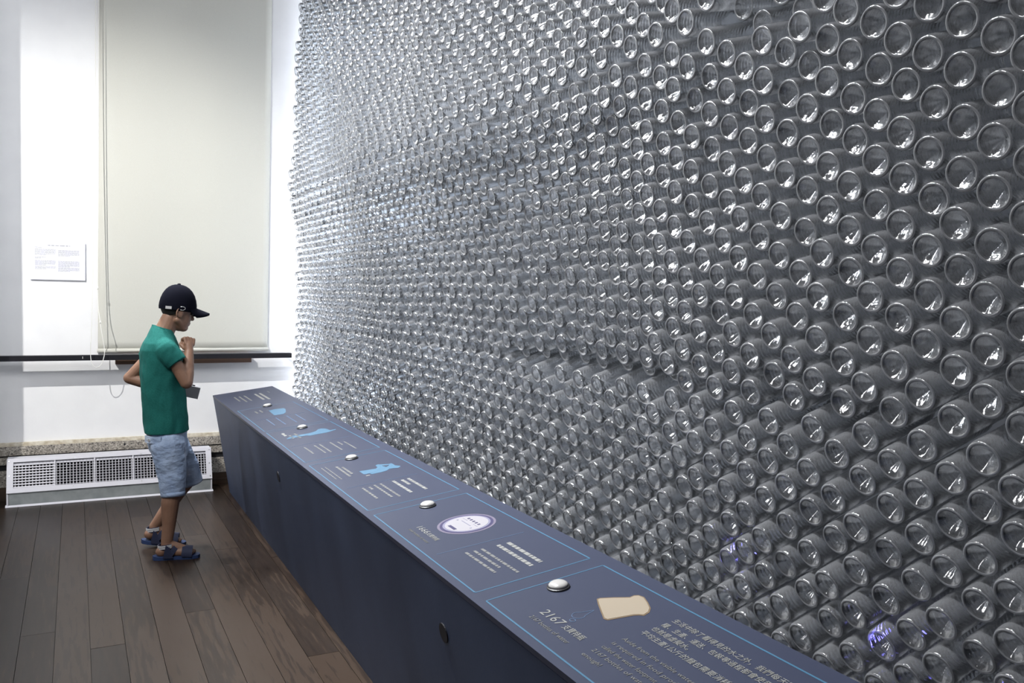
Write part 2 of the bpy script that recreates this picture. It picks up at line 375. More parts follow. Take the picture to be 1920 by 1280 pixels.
for s, t in [(VX0+.012+k*(VX1-VX0-.024)/4.0, tt) for k in (0, 1.2, 2.55, 4) for tt in (.07, .94)]+[(VX0+.015, .5), (VX1-.015, .5)]:
    bm = bmesh.new(); disc(bm, vp(s, t, .006), vp(0, 0, 1)-vp(0, 0, 0), .0036, .0025, 10); obj('screw', bm, M_steel, vt)

# ------------------------------------------------------------------ console
CY0, CY1 = .2, 5.87
con = empty('display_console', (.9, CY1, 0)); tag(con, 'long navy console with sloping printed top before the bottle wall', 'console')
def C_(p): return (p[0]-.9, p[1]-CY1, p[2])
bm = bmesh.new(); prism(bm, [(.92-.9, 0), (.813-.9, .642), (1.185-.9, .690), (1.16-.9, 0)], 'y', CY0-CY1, -.004); obj('body', bm, M_navy, con)
PA = Vector((.81, 0, .658)); PE = Vector((.387, 0, .051)).normalized(); PN = Vector((-PE.z, 0, PE.x)); PWID = .3904
bm = bmesh.new(); q = [PA, PA+PE*PWID, PA+PE*PWID-PN*.014, PA-PN*.014]
prism(bm, [(p.x-.9, p.z) for p in q], 'y', CY0-CY1, 0); top = obj('top_panel', bm, M_top, con, bevel=.0015)
for x, y, z in ((.8365, 1.96, .494), (.8365, 3.945, .499)):
    bm = bmesh.new(); nn = Vector((-.658, 0, -.11)).normalized()
    disc(bm, C_(Vector((x, y, z))-nn*.004), nn, .026, .006, 22); gr = obj('cam_cover', bm, M_rail, con, bevel=.001)
def tp(u, v, h): return PA + PE*u + PN*h + Vector((0, v, 0)) - Vector((.9, CY1, 0))
def flat(name, poly, m, h=.0006, parent=None, h0=-.0005):
    bm = bmesh.new(); A = [bm.verts.new(tp(u, v, h0)) for u, v in poly]; B = [bm.verts.new(tp(u, v, h)) for u, v in poly]
    bm.faces.new(A); bm.faces.new(B[::-1]); n = len(poly)
    for i in range(n): bm.faces.new((A[i], A[(i+1) % n], B[(i+1) % n], B[i]))
    return obj(name, bm, m, parent or top)
def line(bm, u0, v0, u1, v1, w, h=.0006):
    d = Vector((u1-u0, v1-v0)).normalized(); e = Vector((-d.y, d.x))*w/2
    c = [(u0+e.x, v0+e.y), (u1+e.x, v1+e.y), (u1-e.x, v1-e.y), (u0-e.x, v0-e.y)]
    A = [bm.verts.new(tp(a, b, -.0003)) for a, b in c]; B = [bm.verts.new(tp(a, b, h)) for a, b in c]
    bm.faces.new(A); bm.faces.new(B[::-1])
    for i in range(4): bm.faces.new((A[i], A[(i+1) % 4], B[(i+1) % 4], B[i]))
def border(name, u0, u1, v0, v1, w, m):
    bm = bmesh.new()
    line(bm, u0, v0+w/2, u0, v1-w/2, w); line(bm, u1, v0+w/2, u1, v1-w/2, w); line(bm, u0, v0, u1, v0, w*.8, .0005); line(bm, u0, v1, u1, v1, w*.8, .0005)
    return obj(name, bm, m, top)
def text(body, size, u, v, m, name='lettering', spacing=1.0, fit=None, h=.0007):
    """lettering on the console top; reads towards -Y, letter tops towards the bottles; (u,v) = baseline start; fit = run length"""
    cu = bpy.data.curves.new('t', 'FONT'); cu.body = body; cu.size = size; cu.extrude = .0002; cu.space_character = spacing; cu.resolution_u = 2
    o = bpy.data.objects.new('t', cu); COL.objects.link(o)
    dg = bpy.context.evaluated_depsgraph_get(); me = bpy.data.meshes.new_from_object(o.evaluated_get(dg)); bpy.data.objects.remove(o)
    xs = [vv.co.x for vv in me.vertices]
    k = fit/max(max(xs)-min(xs), 1e-4) if (fit and xs) else 1
    for vv in me.vertices:
        x, y, z = vv.co; vv.co = tp(u+y, v-x*k, h+z)
    return link(name, me, m, top)
def scribble(rows, m, name='text_block', hh=.007):
    """rows of print too small to read in the photograph: (u, v start, v end)"""
    bm = bmesh.new()
    for u, va, vb in rows:
        v = va
        while v > vb+.004:
            w = min(random.uniform(.008, .026), v-vb); line(bm, u, v, u, v-w, hh); v -= w+.0035
    return tag(obj(name, bm, m, top), kind='stuff')
panels = [(1.711, .955), (2.530, 1.770), (3.360, 2.590), (4.217, 3.430), (5.049, 4.262)]
for v0, v1 in panels: border('panel_border', .024, .345, v1, v0, .0042, M_cyan)
border('panel_border', .024, .345, .06+CY0, .87, .0042, M_cyan)
for v in (1.10, 2.068, 2.905, 3.78, 4.62):
    if v > 1.5:
        bm = bmesh.new(); line(bm, .048, v, .310, v-.008, .0018); obj('dividing_line', bm, M_faint, top)
# buttons
for i, v in enumerate((1.668, 2.493, 3.333, 4.178, 5.035)):
    c = tp(.192, v, 0)
    b = empty('push_button', c); b.parent = con
    R = Matrix((Vector((PE.x, 0, PE.z)), Vector((0, 1, 0)), PN)).transposed()
    bm = bmesh.new(); V = []
    for r, z in ((.0275, -.004), (.0275, .0035), (.025, .005)): V.append([R @ Vector((r*math.cos(2*math.pi*k/28), r*math.sin(2*math.pi*k/28), z)) for k in range(28)])
    rings(bm, V); obj('button_ring', bm, M_ring, b, smooth=False)
    bm = bmesh.new(); V = []
    for r, z in ((.0215, .004), (.0235, .0065), (.0222, .010), (.017, .0135), (.009, .0155), (.002, .016)): V.append([R @ Vector((r*math.cos(2*math.pi*k/28), r*math.sin(2*math.pi*k/28), z)) for k in range(28)])
    rings(bm, V); obj('button_cap', bm, M_button, b, smooth=True)
def figure(name, pts, m=M_cyan2): return flat(name, pts, m)
# panel with the slice of bread
def blob(pts, n=4): return [(p.x, p.y) for p in chain([(a, b, 0) for a, b in pts+pts[:1]])[:-1]]
figure('bread_crust', [(0.2257, 1.5564), (0.2341, 1.5567), (0.2613, 1.5388), (0.2882, 1.5175), (0.301, 1.5195), (0.3097, 1.5134), (0.3131, 1.4969), (0.3033, 1.4698), (0.2904, 1.4426), (0.2755, 1.4274), (0.2572, 1.4223), (0.2511, 1.4303), (0.2416, 1.4365), (0.2177, 1.4437), (0.1858, 1.4529), (0.1824, 1.4631), (0.1973, 1.4975), (0.2124, 1.531)], M_crust)
figure('bread_crumb', [(0.2257, 1.5507), (0.2324, 1.5525), (0.2586, 1.5348), (0.2864, 1.5133), (0.2991, 1.5153), (0.3068, 1.5101), (0.3091, 1.4945), (0.2999, 1.4698), (0.2879, 1.4446), (0.2749, 1.4316), (0.2591, 1.4264), (0.2535, 1.4335), (0.2434, 1.4406), (0.2204, 1.4476), (0.1884, 1.4568), (0.1864, 1.465), (0.2006, 1.4975), (0.2148, 1.529)], M_bread).location.z += .0005
bm = bmesh.new()
dp = [(.150+.014*math.cos(t), 1.512+.016*math.sin(t)) for t in [math.pi*.22+k*(math.pi*1.56)/14 for k in range(15)]]+[(.190, 1.512)]
for a, b in zip(dp, dp[1:]+dp[:1]): line(bm, *a, *b, .0014)
for k in range(10):
    a = (.128+.006*math.cos(k*.628), 1.500+.008*math.sin(k*.628)); b = (.128+.006*math.cos((k+1)*.628), 1.500+.008*math.sin((k+1)*.628)); line(bm, *a, *b, .0014)
obj('water_drop_outline', bm, M_faint, top)
text('2167', .034, .0905, 1.581, M_txt, fit=.082); text('支寶特瓶', .021, .0925, 1.488, M_txt, fit=.075)
text('2167 bottles of water', .0175, .062, 1.576, M_txt2, fit=.158)
for s, u, f in (('生活中除了看得見的水之外，我們每天吃喝的食物', .286, .405), ('糧、生產、運送、包裝等過程都會使用到水資源', .258, .375), ('也就是虛擬水。', .232, .115), ('平均生產1公斤的麵包需要消耗2167支寶特瓶水', .205, .39)):
    text(s, .019, u, 1.366, M_txt, fit=f)
for s, u, f in (('Aside from the visible water used in daily life, water', .160, .40), ('is required in food production, which is', .134, .33), ('called the water footprint.', .110, .175), ('2167 bottles of water is required for', .087, .30), ('enough!', .063, .062)):
    text(s, .0165, u, 1.365, M_txt2, fit=f)
# panel with the round water meter
mc = (.216, 2.243)
def circ(r, k=1, n=48, c=mc): return [(c[0]+r*math.cos(2*math.pi*i/n), c[1]+r*k*math.sin(2*math.pi*i/n)) for i in range(n)]
flat('meter_rim', circ(.0875), M_plum, .0005); flat('meter_band', circ(.0800), M_violet, .0008); flat('meter_inner_ring', circ(.0715), M_lilac, .0011); flat('meter_face', circ(.0650), M_dial, .0014)
bm = bmesh.new()
for k in range(5): line(bm, .240, 2.283-k*.0175, .240, 2.275-k*.0175, .009, .0018)
obj('meter_digits', bm, M_violet, top)
bm = bmesh.new(); line(bm, .228, 2.297, .228, 2.264, .0012, .0018); line(bm, .228, 2.222, .228, 2.192, .0012, .0018); line(bm, .215, 2.276, .215, 2.214, .0025, .0018)
for v in (2.291, 2.196): line(bm, .208, v+.003, .208, v-.003, .006, .0018)
obj('meter_marks', bm, M_lilac, top)
bm = bmesh.new(); line(bm, .168, 2.262, .168, 2.216, .010, .0018); obj('meter_plate', bm, M_violet, top)
text('1666', .029, .0855, 2.325, M_txt, fit=.070); text('支寶特瓶', .018, .087, 2.245, M_txt, fit=.075)
text('1666 bottles of water', .015, .060, 2.322, M_txt2, fit=.152)
scribble([(.238, 2.016, 1.833), (.208, 2.018, 1.820)], M_txt, hh=.012)
scribble([(.161, 2.022, 1.811), (.139, 2.022, 1.864), (.116, 2.027, 1.848)], M_txt2, hh=.008)
# panels with blue figures
figure('drinking_figure', [(0.1532, 3.1046), (0.1647, 3.1041), (0.2173, 3.0917), (0.2281, 3.1089), (0.2302, 3.1409), (0.242, 3.1509), (0.2798, 3.1208), (0.2905, 3.1268), (0.2917, 3.101), (0.2897, 3.0807), (0.3022, 3.0587), (0.299, 3.0452), (0.2868, 3.0347), (0.2683, 3.0443), (0.2543, 3.0475), (0.2398, 3.0298), (0.2146, 3.0239), (0.1788, 3.0246), (0.1745, 3.0418), (0.2089, 3.0461), (0.1584, 3.0426), (0.1535, 3.0478)])
figure('figure_arm_gap', [(0.249, 3.1157), (0.2745, 3.1056), (0.2567, 3.0835)], M_top).location.z += .0006
figure('figure_underline', [(0.1536, 3.0224), (0.1676, 3.0204), (0.169, 3.0126), (0.1531, 3.0135)], M_txt)
figure('reaching_figure', [(0.0711, 3.9809), (0.1039, 4.0244), (0.1514, 4.0148), (0.19, 4.0161), (0.224, 4.033), (0.2425, 4.0698), (0.2623, 4.0757), (0.2786, 4.0458), (0.2822, 3.9921), (0.3107, 3.9969), (0.3088, 3.9794), (0.2594, 3.9521), (0.2357, 3.952), (0.2035, 3.9528), (0.1738, 3.951), (0.1643, 3.9715), (0.0711, 3.9683)])
figure('small_white_mark', [(0.0782, 4.1266), (0.0898, 4.1321), (0.0916, 4.1107), (0.0846, 4.0885), (0.0913, 4.0617), (0.0851, 4.0467), (0.0742, 4.0447), (0.0772, 4.0747), (0.0743, 4.1045)], M_txt)
figure('tub_figure', [(0.1658, 4.8695), (0.1988, 4.8876), (0.2497, 4.866), (0.2522, 4.822), (0.2305, 4.7189), (0.2076, 4.6726), (0.1592, 4.6803), (0.1618, 4.7574)])
scribble([(.105, 3.25, 3.06), (.122, 3.225, 3.09)], M_txt2, hh=.009); scribble([(.068, 3.28, 3.04), (.052, 3.275, 3.06)], M_txt2, hh=.004)
scribble([(.262, 2.86, 2.68), (.238, 2.86, 2.78), (.208, 2.87, 2.68)], M_txt, hh=.011); scribble([(.160, 2.87, 2.66), (.137, 2.87, 2.68), (.115, 2.86, 2.82), (.092, 2.865, 2.70)], M_txt2, hh=.008)
scribble([(.128, 4.07, 3.94), (.100, 4.05, 3.95)], M_txt2, hh=.010)
scribble([(.262, 3.68, 3.50), (.238, 3.70, 3.62), (.208, 3.72, 3.52), (.160, 3.72, 3.52), (.137, 3.72, 3.53), (.092, 3.72, 3.55)], M_txt2, hh=.007)
scribble([(.128, 4.93, 4.84), (.100, 4.92, 4.84)], M_txt2, hh=.010); scribble([(.255, 4.60, 4.36), (.208, 4.60, 4.36), (.150, 4.60, 4.36), (.10, 4.60, 4.38)], M_faint, hh=.006)
scribble([(.258, 5.62, 5.30), (.228, 5.62, 5.32)], M_txt, hh=.014); scribble([(.160, 5.62, 5.36), (.128, 5.62, 5.34), (.098, 5.62, 5.40)], M_txt2, hh=.010); scribble([(.315, 5.66, 5.58)], M_txt2, hh=.006)
# ------------------------------------------------------------------ bottle wall
plinth = tag(boxobj('bottle_wall_plinth', (1.24, .25, -.01), (2.02, 6.12, .315), M_plinth), 'low dark plinth under the bottle wall behind the console', 'plinth')
backing = tag(boxobj('backing_panel', (1.94, .25, .315), (2.0, 6.12, 3.95), M_back), 'grey upright panel standing behind the wall of bottles', 'panel')
BASE = [(.0310, .0006), (.0255, .005), (.0185, .010), (.0122, .015), (.0068, .020), (.0030, .0243), (.0006, .0262), (0, .0275), (0, .0300), (.0010, .0316), (.0042, .0330), (.0095, .0336)]
BODY = [(.0095, .0336), (.016, .0339), (.020, .0339)]
for k in range(13): BODY += [(.0225+k*.0098, .0335), (.0225+k*.0098+.0049, .0339)]
BODY += [(.155, .0339), (.168, .0318), (.182, .0245), (.194, .0165), (.200, .0132)]
NECK = [(.200, .0132), (.207, .0126), (.2085, .0160), (.2110, .0160), (.2125, .0126), (.2245, .0126), (.2245, .0110), (.205, .0108)]
def lathe_arrays(prof, n, petal=0):
    P = np.array(prof); th = np.arange(n)*2*np.pi/n
    x = np.repeat(P[:, 0], n).reshape(-1, n).copy(); r = np.repeat(P[:, 1], n).reshape(-1, n)
    if petal: x += petal*np.cos(5*th)[None, :]*(np.clip(P[:, 1]/.012, 0, 1)*np.clip((.0265-P[:, 1])/.012, 0, 1))[:, None]
    V = np.stack([x, r*np.cos(th), r*np.sin(th)], -1).reshape(-1, 3)
    m = len(P); i = np.arange(m-1)[:, None]*n; j = np.arange(n)[None, :]; k = (j+1) % n
    F = np.stack([i+j, i+k, i+n+k, i+n+j], -1).reshape(-1, 4)
    return V, F
def mesh_from(name, V, F, axial, rim=None):
    me = bpy.data.meshes.new(name)
    me.vertices.add(len(V)); me.vertices.foreach_set('co', V.astype(np.float32).ravel())
    me.loops.add(F.size); me.loops.foreach_set('vertex_index', F.astype(np.int32).ravel())
    me.polygons.add(len(F)); me.polygons.foreach_set('loop_start', np.arange(0, F.size, 4, dtype=np.int32)); me.polygons.foreach_set('loop_total', np.full(len(F), 4, np.int32))
    me.polygons.foreach_set('use_smooth', np.ones(len(F), bool))
    a = me.attributes.new('axial', 'FLOAT', 'POINT'); a.data.foreach_set('value', axial.astype(np.float32))
    mi = np.zeros(len(F), np.int32)
    if rim is not None: mi[:] = rim
    me.polygons.foreach_set('material_index', mi)
    me.update()
    for m_ in (M_pet, M_rim, M_punt): me.materials.append(m_)
    return me
PY, PZ, Y0, Z0 = .061, .088, .0508, .055
def front_x(y, z):
    b = -.045*math.exp(-((z-2.04)/.19)**2) + .022*max(0, z-2.2)
    return 1.386 + b + .012*math.sin(y*2.1+z*1.7) + .010*math.sin(y*5.3-z*3.1)
bottles = []
for k in range(int(.42/PY), 99):
    y = Y0 + k*PY
    if y < .45 or y > 6.125: continue
    for m in range(2, 46):
        z = Z0 + m*PZ + (k % 2)*PZ/2
        if z < .40 or z > 3.86: continue
        # tiers of the stack are slightly out of step with one another
        dy, dz, el, yw = 0, 0, 16.0, 0.0
        if z > 2.03: el, yw, dy, dz = 12.5, 1.2, .006, .020
        elif z < 1.12: el, dz = 17.5, -.012
        r = np.random.default_rng(k*1000+m)
        q = np.clip(r.normal(size=7), -1.3, 1.3)
        x = front_x(y, z) + .006*q[0]
        if abs(z-1.155) < .04 and 1.7 < y < 2.75: x += .055          # a row pushed back, as in the photograph
        if abs(z-2.0) < .05 and 1.30 < y < 1.62: x += .07
        dz += (x-1.386)*math.tan(rad(el))                            # slid along its own axis, so neighbours stay clear
        bottles.append((k, m, x, y+dy+.0017*q[1], z+dz+.0017*q[2], el+.5*q[3], yw+.5*q[4], r.random()*6.283))
# the 300 that show largest stand as bottles of their own, the rest as one mass
def visible(b):
    p = proj(b[2:5])
    if p is None or not (-25 < p[0] < 1945 and -25 < p[1] < 1305): return None
    a = Vector((0, 0, CAMH)); d = Vector(b[2:5])-a; t = (1.197)/d.x           # the console's rear edge hides the lowest rows
    h = a + d*t
    if h.z < .70 and h.y > CY0: return None
    return p
vis = [(visible(b)[2], i) for i, b in enumerate(bottles) if visible(b)]
near = [i for _, i in sorted(vis)[:300]]
nearset = set(near)
Vb, Fb = lathe_arrays(BASE, 30, .0022); Vo, Fo = lathe_arrays(BODY, 24); Vn, Fn = lathe_arrays(NECK, 16)
me_base = mesh_from('bottle_base', Vb, Fb, Vb[:, 0]*0, np.repeat([2, 2, 2, 2, 2, 2, 1, 1, 1, 0, 0], 30)); me_body = mesh_from('bottle_body', Vo, Fo, Vo[:, 0]); me_neck = mesh_from('bottle_neck', Vn, Fn, Vn[:, 0]*0)
proto = empty('plastic_bottle')
pb = link('base', me_base, None, proto); pd = link('body', me_body, None, proto); pn = link('neck', me_neck, None, proto)
ORD = 'zeroth first second third fourth fifth sixth seventh eighth ninth tenth eleventh twelfth thirteenth fourteenth fifteenth sixteenth seventeenth eighteenth nineteenth twentieth'.split()
def ordinal(n):
    if n <= 20: return ORD[n]
    return ('twenty-' if n < 30 else 'thirty-')+ORD[n % 10] if n % 10 else ('twentieth' if n < 30 else 'thirtieth')
cols = {}
for _, i in vis:
    p = proj(bottles[i][2:5])
    if 0 <= p[0] <= 1920 and 0 <= p[1] <= 1280: cols.setdefault(bottles[i][0], []).append((p[1], i))
    else: cols.setdefault(bottles[i][0], []).append((p[1], i))
order = sorted(cols)                                                # column nearest the right edge of the view first
place = {}
for ci, k in enumerate(order):
    for n, (_, i) in enumerate(sorted(cols[k])): place[i] = (ci+1, n+1)
for n, i in enumerate(near):
    k, m, x, y, z, el, yw, roll = bottles[i]
    if n == 0: root = proto
    else:
        root = proto.copy(); COL.objects.link(root)
        for ch in (pb, pd, pn):
            c = ch.copy(); COL.objects.link(c); c.parent = root
    root.location = (x, y, z); root.rotation_euler = (roll, -rad(el), rad(yw))
    c, rr_ = place[i]
    tag(root, 'clear plastic bottle, base outward, %s from top in the %s column from the right edge' % (ordinal(rr_), ordinal(c)), 'bottle', 'nearest bottles in the bottle wall')
rest = [b for i, b in enumerate(bottles) if i not in nearset]
LO = [(.029, .0008), (.0185, .010), (.0080, .019), (.0030, .0245), (0, .0272), (.0002, .0304), (.0040, .0330), (.013, .0341), (.055, .0339), (.150, .0339), (.180, .0255), (.198, .013), (.222, .012)]
Vl, Fl = lathe_arrays(LO, 15, .0018)
VV, FF, AX = [], [], []
for q, (k, m, x, y, z, el, yw, roll) in enumerate(rest):
    R = np.array(Euler((roll, -rad(el), rad(yw))).to_matrix())
    VV.append(Vl @ R.T + np.array((x, y, z))); FF.append(Fl + q*len(Vl)); AX.append(Vl[:, 0])
mass = link('bottle_mass', mesh_from('bottle_mass', np.concatenate(VV), np.concatenate(FF), np.concatenate(AX), np.tile(np.repeat([2, 2, 2, 1, 1, 0, 0, 0, 0, 0, 0, 0], 15), len(rest))))
tag(mass, 'stacked clear plastic bottles filling the farther part of the bottle wall', 'bottles', kind='stuff')
# small blue lights glimmering between the bottles
M_blue = bpy.data.materials.new('blue_indicator'); M_blue.use_nodes = True
bb_ = M_blue.node_tree.nodes['Principled BSDF']; bb_.inputs['Emission Color'].default_value = (.22, .20, 1, 1); bb_.inputs['Emission Strength'].default_value = 6
for (y, z), wh in (((1.52, .745), 'lowest of three small blue lights glimmering between bottles, beside the console'), ((1.06, .72), 'small blue light glimmering between bottles, middle of three'), ((.80, .70), 'small blue light between bottles close to the right edge of the photo')):
    bm = bmesh.new(); ellipsoid(bm, (0, 0, 0), (.007, .007, .007), n=12); o = obj('indicator_light', bm, M_blue, smooth=True)
    o.location = (1.47, y, z); tag(o, wh, 'light', 'small blue lights in the bottle wall')
# ------------------------------------------------------------------ the boy
M_skin = mat('tan_skin', (.30, .165, .105), .5, Subsurface_Weight=.0)
g = N(M_skin); g.l(g.ramp(g.noise(14, 3), [(.3, (.21, .113, .073)), (.7, (.26, .145, .095))]), g.b.inputs['Base Color'])
M_shirt = mat('green_jersey', (.014, .165, .13), .9, spec=.15)
g = N(M_shirt); w1 = g.noise(9, 3, stretch=(1, 1, .35)); g.bump(w1, .55, .03); g.l(g.ramp(g.noise(160, 2), [(.3, (.011, .105, .092)), (.7, (.017, .135, .118))]), g.b.inputs['Base Color'])
M_denim = mat('washed_denim', (.28, .36, .48), .9, spec=.15)
g = N(M_denim); g.l(g.ramp(g.noise(13, 4, stretch=(1, 1, .5)), [(.3, (.26, .34, .50)), (.55, (.37, .46, .62)), (.75, (.56, .62, .72))]), g.b.inputs['Base Color']); g.bump(g.noise(18, 3, stretch=(1, 1, 1.6)), .6, .02)
M_cap = mat('dark_navy_cap', (.0045, .005, .010), .9, spec=.06)
M_hair = mat('black_hair', (.012, .010, .009), .7)
M_eye = mat('dark_eye', (.02, .015, .012), .2)
M_sandal = mat('blue_sandal', (.022, .045, .13), .55)
M_strap = mat('navy_strap', (.018, .024, .06), .7)
M_stripe = mat('white_stripe', (.75, .75, .75), .7)
M_box = mat('grey_plastic', (.36, .36, .38), .5)
M_silver = mat('silver_buckle', (.75, .75, .75), .3, metal=.6)
BX, BY = .43, 4.62
boy = empty('person', (BX, BY, 0)); tag(boy, 'boy in dark cap, green T-shirt and denim shorts, fist at his chin', 'person')
def L(x, y, z): return Vector((x-BX, y-BY, z))
# head frame
hy, hp = rad(14), rad(11)
HF = Vector((math.cos(hy)*math.cos(hp), math.sin(hy)*math.cos(hp), -math.sin(hp))); HL = Vector((-math.sin(hy), math.cos(hy), 0)); HU = HF.cross(HL)
HR = Matrix((HF, HL, HU)).transposed(); HC = L(.460, 4.62, 1.258)
def H(f, l, u): return HC + HF*f + HL*l + HU*u
bm = bmesh.new()
ellipsoid(bm, H(.003, 0, .022), (.080, .069, .084), HR, 28)                      # skull
ellipsoid(bm, H(.030, 0, -.045), (.050, .053, .066), HR, 24)                      # face
ellipsoid(bm, H(.050, 0, -.088), (.026, .030, .022), HR, 16)                      # chin
roundcone(bm, H(.0, .045, -.055), .018, H(.045, .020, -.090), .016); roundcone(bm, H(.0, -.045, -.055), .018, H(.045, -.020, -.090), .016)   # jaw
roundcone(bm, H(.073, 0, -.012), .008, H(.089, 0, -.036), .0115, 12)              # nose
for s in (1, -1): ellipsoid(bm, H(.079, s*.010, -.039), (.010, .008, .007), HR, 10)
ellipsoid(bm, H(.073, 0, -.062), (.011, .020, .0055), HR, 14); ellipsoid(bm, H(.071, 0, -.071), (.011, .017, .006), HR, 14)   # lips
roundcone(bm, H(.066, .032, .006), .008, H(.070, .012, .004), .008, 10); roundcone(bm, H(.066, -.032, .006), .008, H(.070, -.012, .004), .008, 10)   # brow
for s in (1, -1):                                                                 # ears
    ellipsoid(bm, H(-.006, s*.070, -.022), (.015, .006, .025), HR @ Matrix.Rotation(rad(s*18), 3, 'Z'), 14)
    tube(bm, [H(-.006+.0165*math.cos(t), s*(.074+.004*math.cos(t)*-1), -.020+.027*math.sin(t)) for t in [rad(a) for a in range(-60, 230, 24)]], .0042, 8)
# neck, trunk
roundcone(bm, L(.385, 4.62, 1.10), .052, H(-.018, 0, -.045), .043)
roundcone(bm, L(.395, 4.62, .72), .085, L(.388, 4.62, 1.03), .082)
roundcone(bm, L(.392, 4.53, 1.065), .042, L(.392, 4.71, 1.065), .042)
ellipsoid(bm, L(.412, 4.62, .64), (.08, .10, .085))
# right arm, fist at the chin
SH, EL, WR = L(.405, 4.495, 1.06), L(.492, 4.475, .893), L(.512, 4.535, 1.050)
roundcone(bm, SH, .034, EL, .031); ellipsoid(bm, EL, (.031, .031, .031)); roundcone(bm, EL, .0315, EL.lerp(WR, .3), .033); roundcone(bm, EL.lerp(WR, .3), .033, WR, .0215)
fd = (L(.508, 4.57, 1.112)-WR).normalized(); fs = Vector((.35, -.93, .1)); fs = (fs-fd*fs.dot(fd)).normalized(); fn = fd.cross(fs)   # fd along hand, fs back of the hand, fn across the knuckles
def FH(a, b, c): return WR + fd*a + fs*b + fn*c
roundcone(bm, FH(-.004, 0, 0), .021, FH(.03, .003, -.004), .0225); ellipsoid(bm, FH(.040, .002, 0), (.020, .020, .020))
for i, (c, ln) in enumerate(((-.024, .030), (-.008, .034), (.0085, .032), (.0235, .026))):
    k0 = FH(.030, .010, c*.8); k1 = FH(.062-.003*abs(i-1), .016, c); k2 = FH(.068-.003*abs(i-1), -.010, c*1.0); k3 = FH(.046, -.020, c*.95)
    roundcone(bm, k0, .0095, k1, .0088, 10); roundcone(bm, k1, .0088, k2, .008, 10); roundcone(bm, k2, .008, k3, .0072, 10)
t0 = FH(.016, -.010, -.020); t1 = FH(.042, -.022, -.030); t2 = FH(.062, -.024, -.012)
roundcone(bm, t0, .011, t1, .0095, 10); roundcone(bm, t1, .0095, t2, .0078, 10)
# left arm: elbow drawn back, hand in front of the belly holding the camera
S2, E2, W2 = L(.395, 4.745, 1.06), L(.250, 4.785, .893), L(.435, 4.735, .835)
roundcone(bm, S2, .034, E2, .030); ellipsoid(bm, E2, (.030, .030, .030)); roundcone(bm, E2, .031, E2.lerp(W2, .3), .033); roundcone(bm, E2.lerp(W2, .3), .033, W2, .0215)
hd = (L(.50, 4.675, .825)-W2).normalized()
def GH(a, b, c):
    s_ = hd.cross(Vector((0, 0, 1))).normalized(); return W2 + hd*a + s_*b + Vector((0, 0, 1))*c
roundcone(bm, GH(0, 0, 0), .020, GH(.045, 0, 0), .021); ellipsoid(bm, GH(.040, 0, 0), (.024, .018, .024))
for i, c in enumerate((.026, .010, -.006, -.021)):
    k0 = GH(.040, -.004, c*.8); k1 = GH(.078-.004*abs(i-1), -.006, c); k2 = GH(.098-.004*abs(i-1), .012, c); k3 = GH(.094-.004*abs(i-1), .030, c)
    roundcone(bm, k0, .0092, k1, .0085, 10); roundcone(bm, k1, .0085, k2, .0078, 10); roundcone(bm, k2, .0078, k3, .007, 10)
roundcone(bm, GH(.016, .008, .018), .011, GH(.045, .022, .033), .0095, 10); roundcone(bm, GH(.045, .022, .033), .0095, GH(.072, .030, .028), .0078, 10)
# legs and feet
RH, RK, RA = L(.415, 4.568, .60), L(.440, 4.535, .370), L(.404, 4.512, .080)
LH, LK, LA = L(.430, 4.672, .60), L(.535, 4.715, .370), L(.368, 4.765, .105)
for h_, k_, a_ in ((RH, RK, RA), (LH, LK, LA)):
    roundcone(bm, h_, .062, k_, .050); ellipsoid(bm, k_, (.050, .048, .052)); c_ = k_.lerp(a_, .30); d_ = (a_-k_).normalized()
    back = Vector((-1, 0, 0)); back = (back-d_*back.dot(d_)).normalized()
    roundcone(bm, k_, .047, c_+back*.007, .0445); roundcone(bm, c_+back*.007, .0445, k_.lerp(a_, .68), .033); roundcone(bm, k_.lerp(a_, .68), .033, a_, .0275)
feet = []
for a_, tip, ht in ((RA, L(.540, 4.488, .030), 0), (LA, L(.500, 4.735, .030), .022)):
    heel = Vector((a_.x-.030, a_.y+.002, .040+ht*1.2)); ball = heel.lerp(tip, .72); ball.z = .034+ht*.25
    dd = Vector((tip.x-heel.x, tip.y-heel.y, 0)).normalized(); sd_ = Vector((-dd.y, dd.x, 0))
    ellipsoid(bm, heel+dd*.008, (.030, .026, .027)); roundcone(bm, a_, .0285, a_.lerp(heel, .5)+dd*.02, .030); roundcone(bm, a_+dd*.015-Vector((0, 0, .012)), .027, ball+Vector((0, 0, .006)), .022)
    roundcone(bm, heel+dd*.03, .024, ball+sd_*.014, .021); roundcone(bm, heel+dd*.03, .024, ball-sd_*.014, .021)
    inner = 1 if a_ is RA else -1
    for i, (o_, ln, r_) in enumerate(((.027, .036, .0115), (.011, .038, .0088), (-.003, .034, .0082), (-.016, .028, .0078), (-.028, .020, .0072))):
        b0 = ball+sd_*o_*inner*.9-Vector((0, 0, .006)); roundcone(bm, b0, r_+.002, b0+dd*ln-Vector((0, 0, .003)), r_, 10)
    feet.append((heel, ball, dd, sd_, a_, tip, ht, inner))
link('body', remesh(bm, .0034, 3, .5), M_skin, boy, True)
for s in (1, -1):
    bm = bmesh.new(); ellipsoid(bm, H(.072, s*.029, -.012), (.009, .011, .0075), HR, 12); obj('eye', bm, M_eye, boy, smooth=True)
    bm = bmesh.new(); tube(bm, [H(.079, s*.014, .008), H(.077, s*.028, .013), H(.066, s*.044, .009)], [.0025, .003, .0018], 6); obj('eyebrow', bm, M_hair, boy, smooth=True)
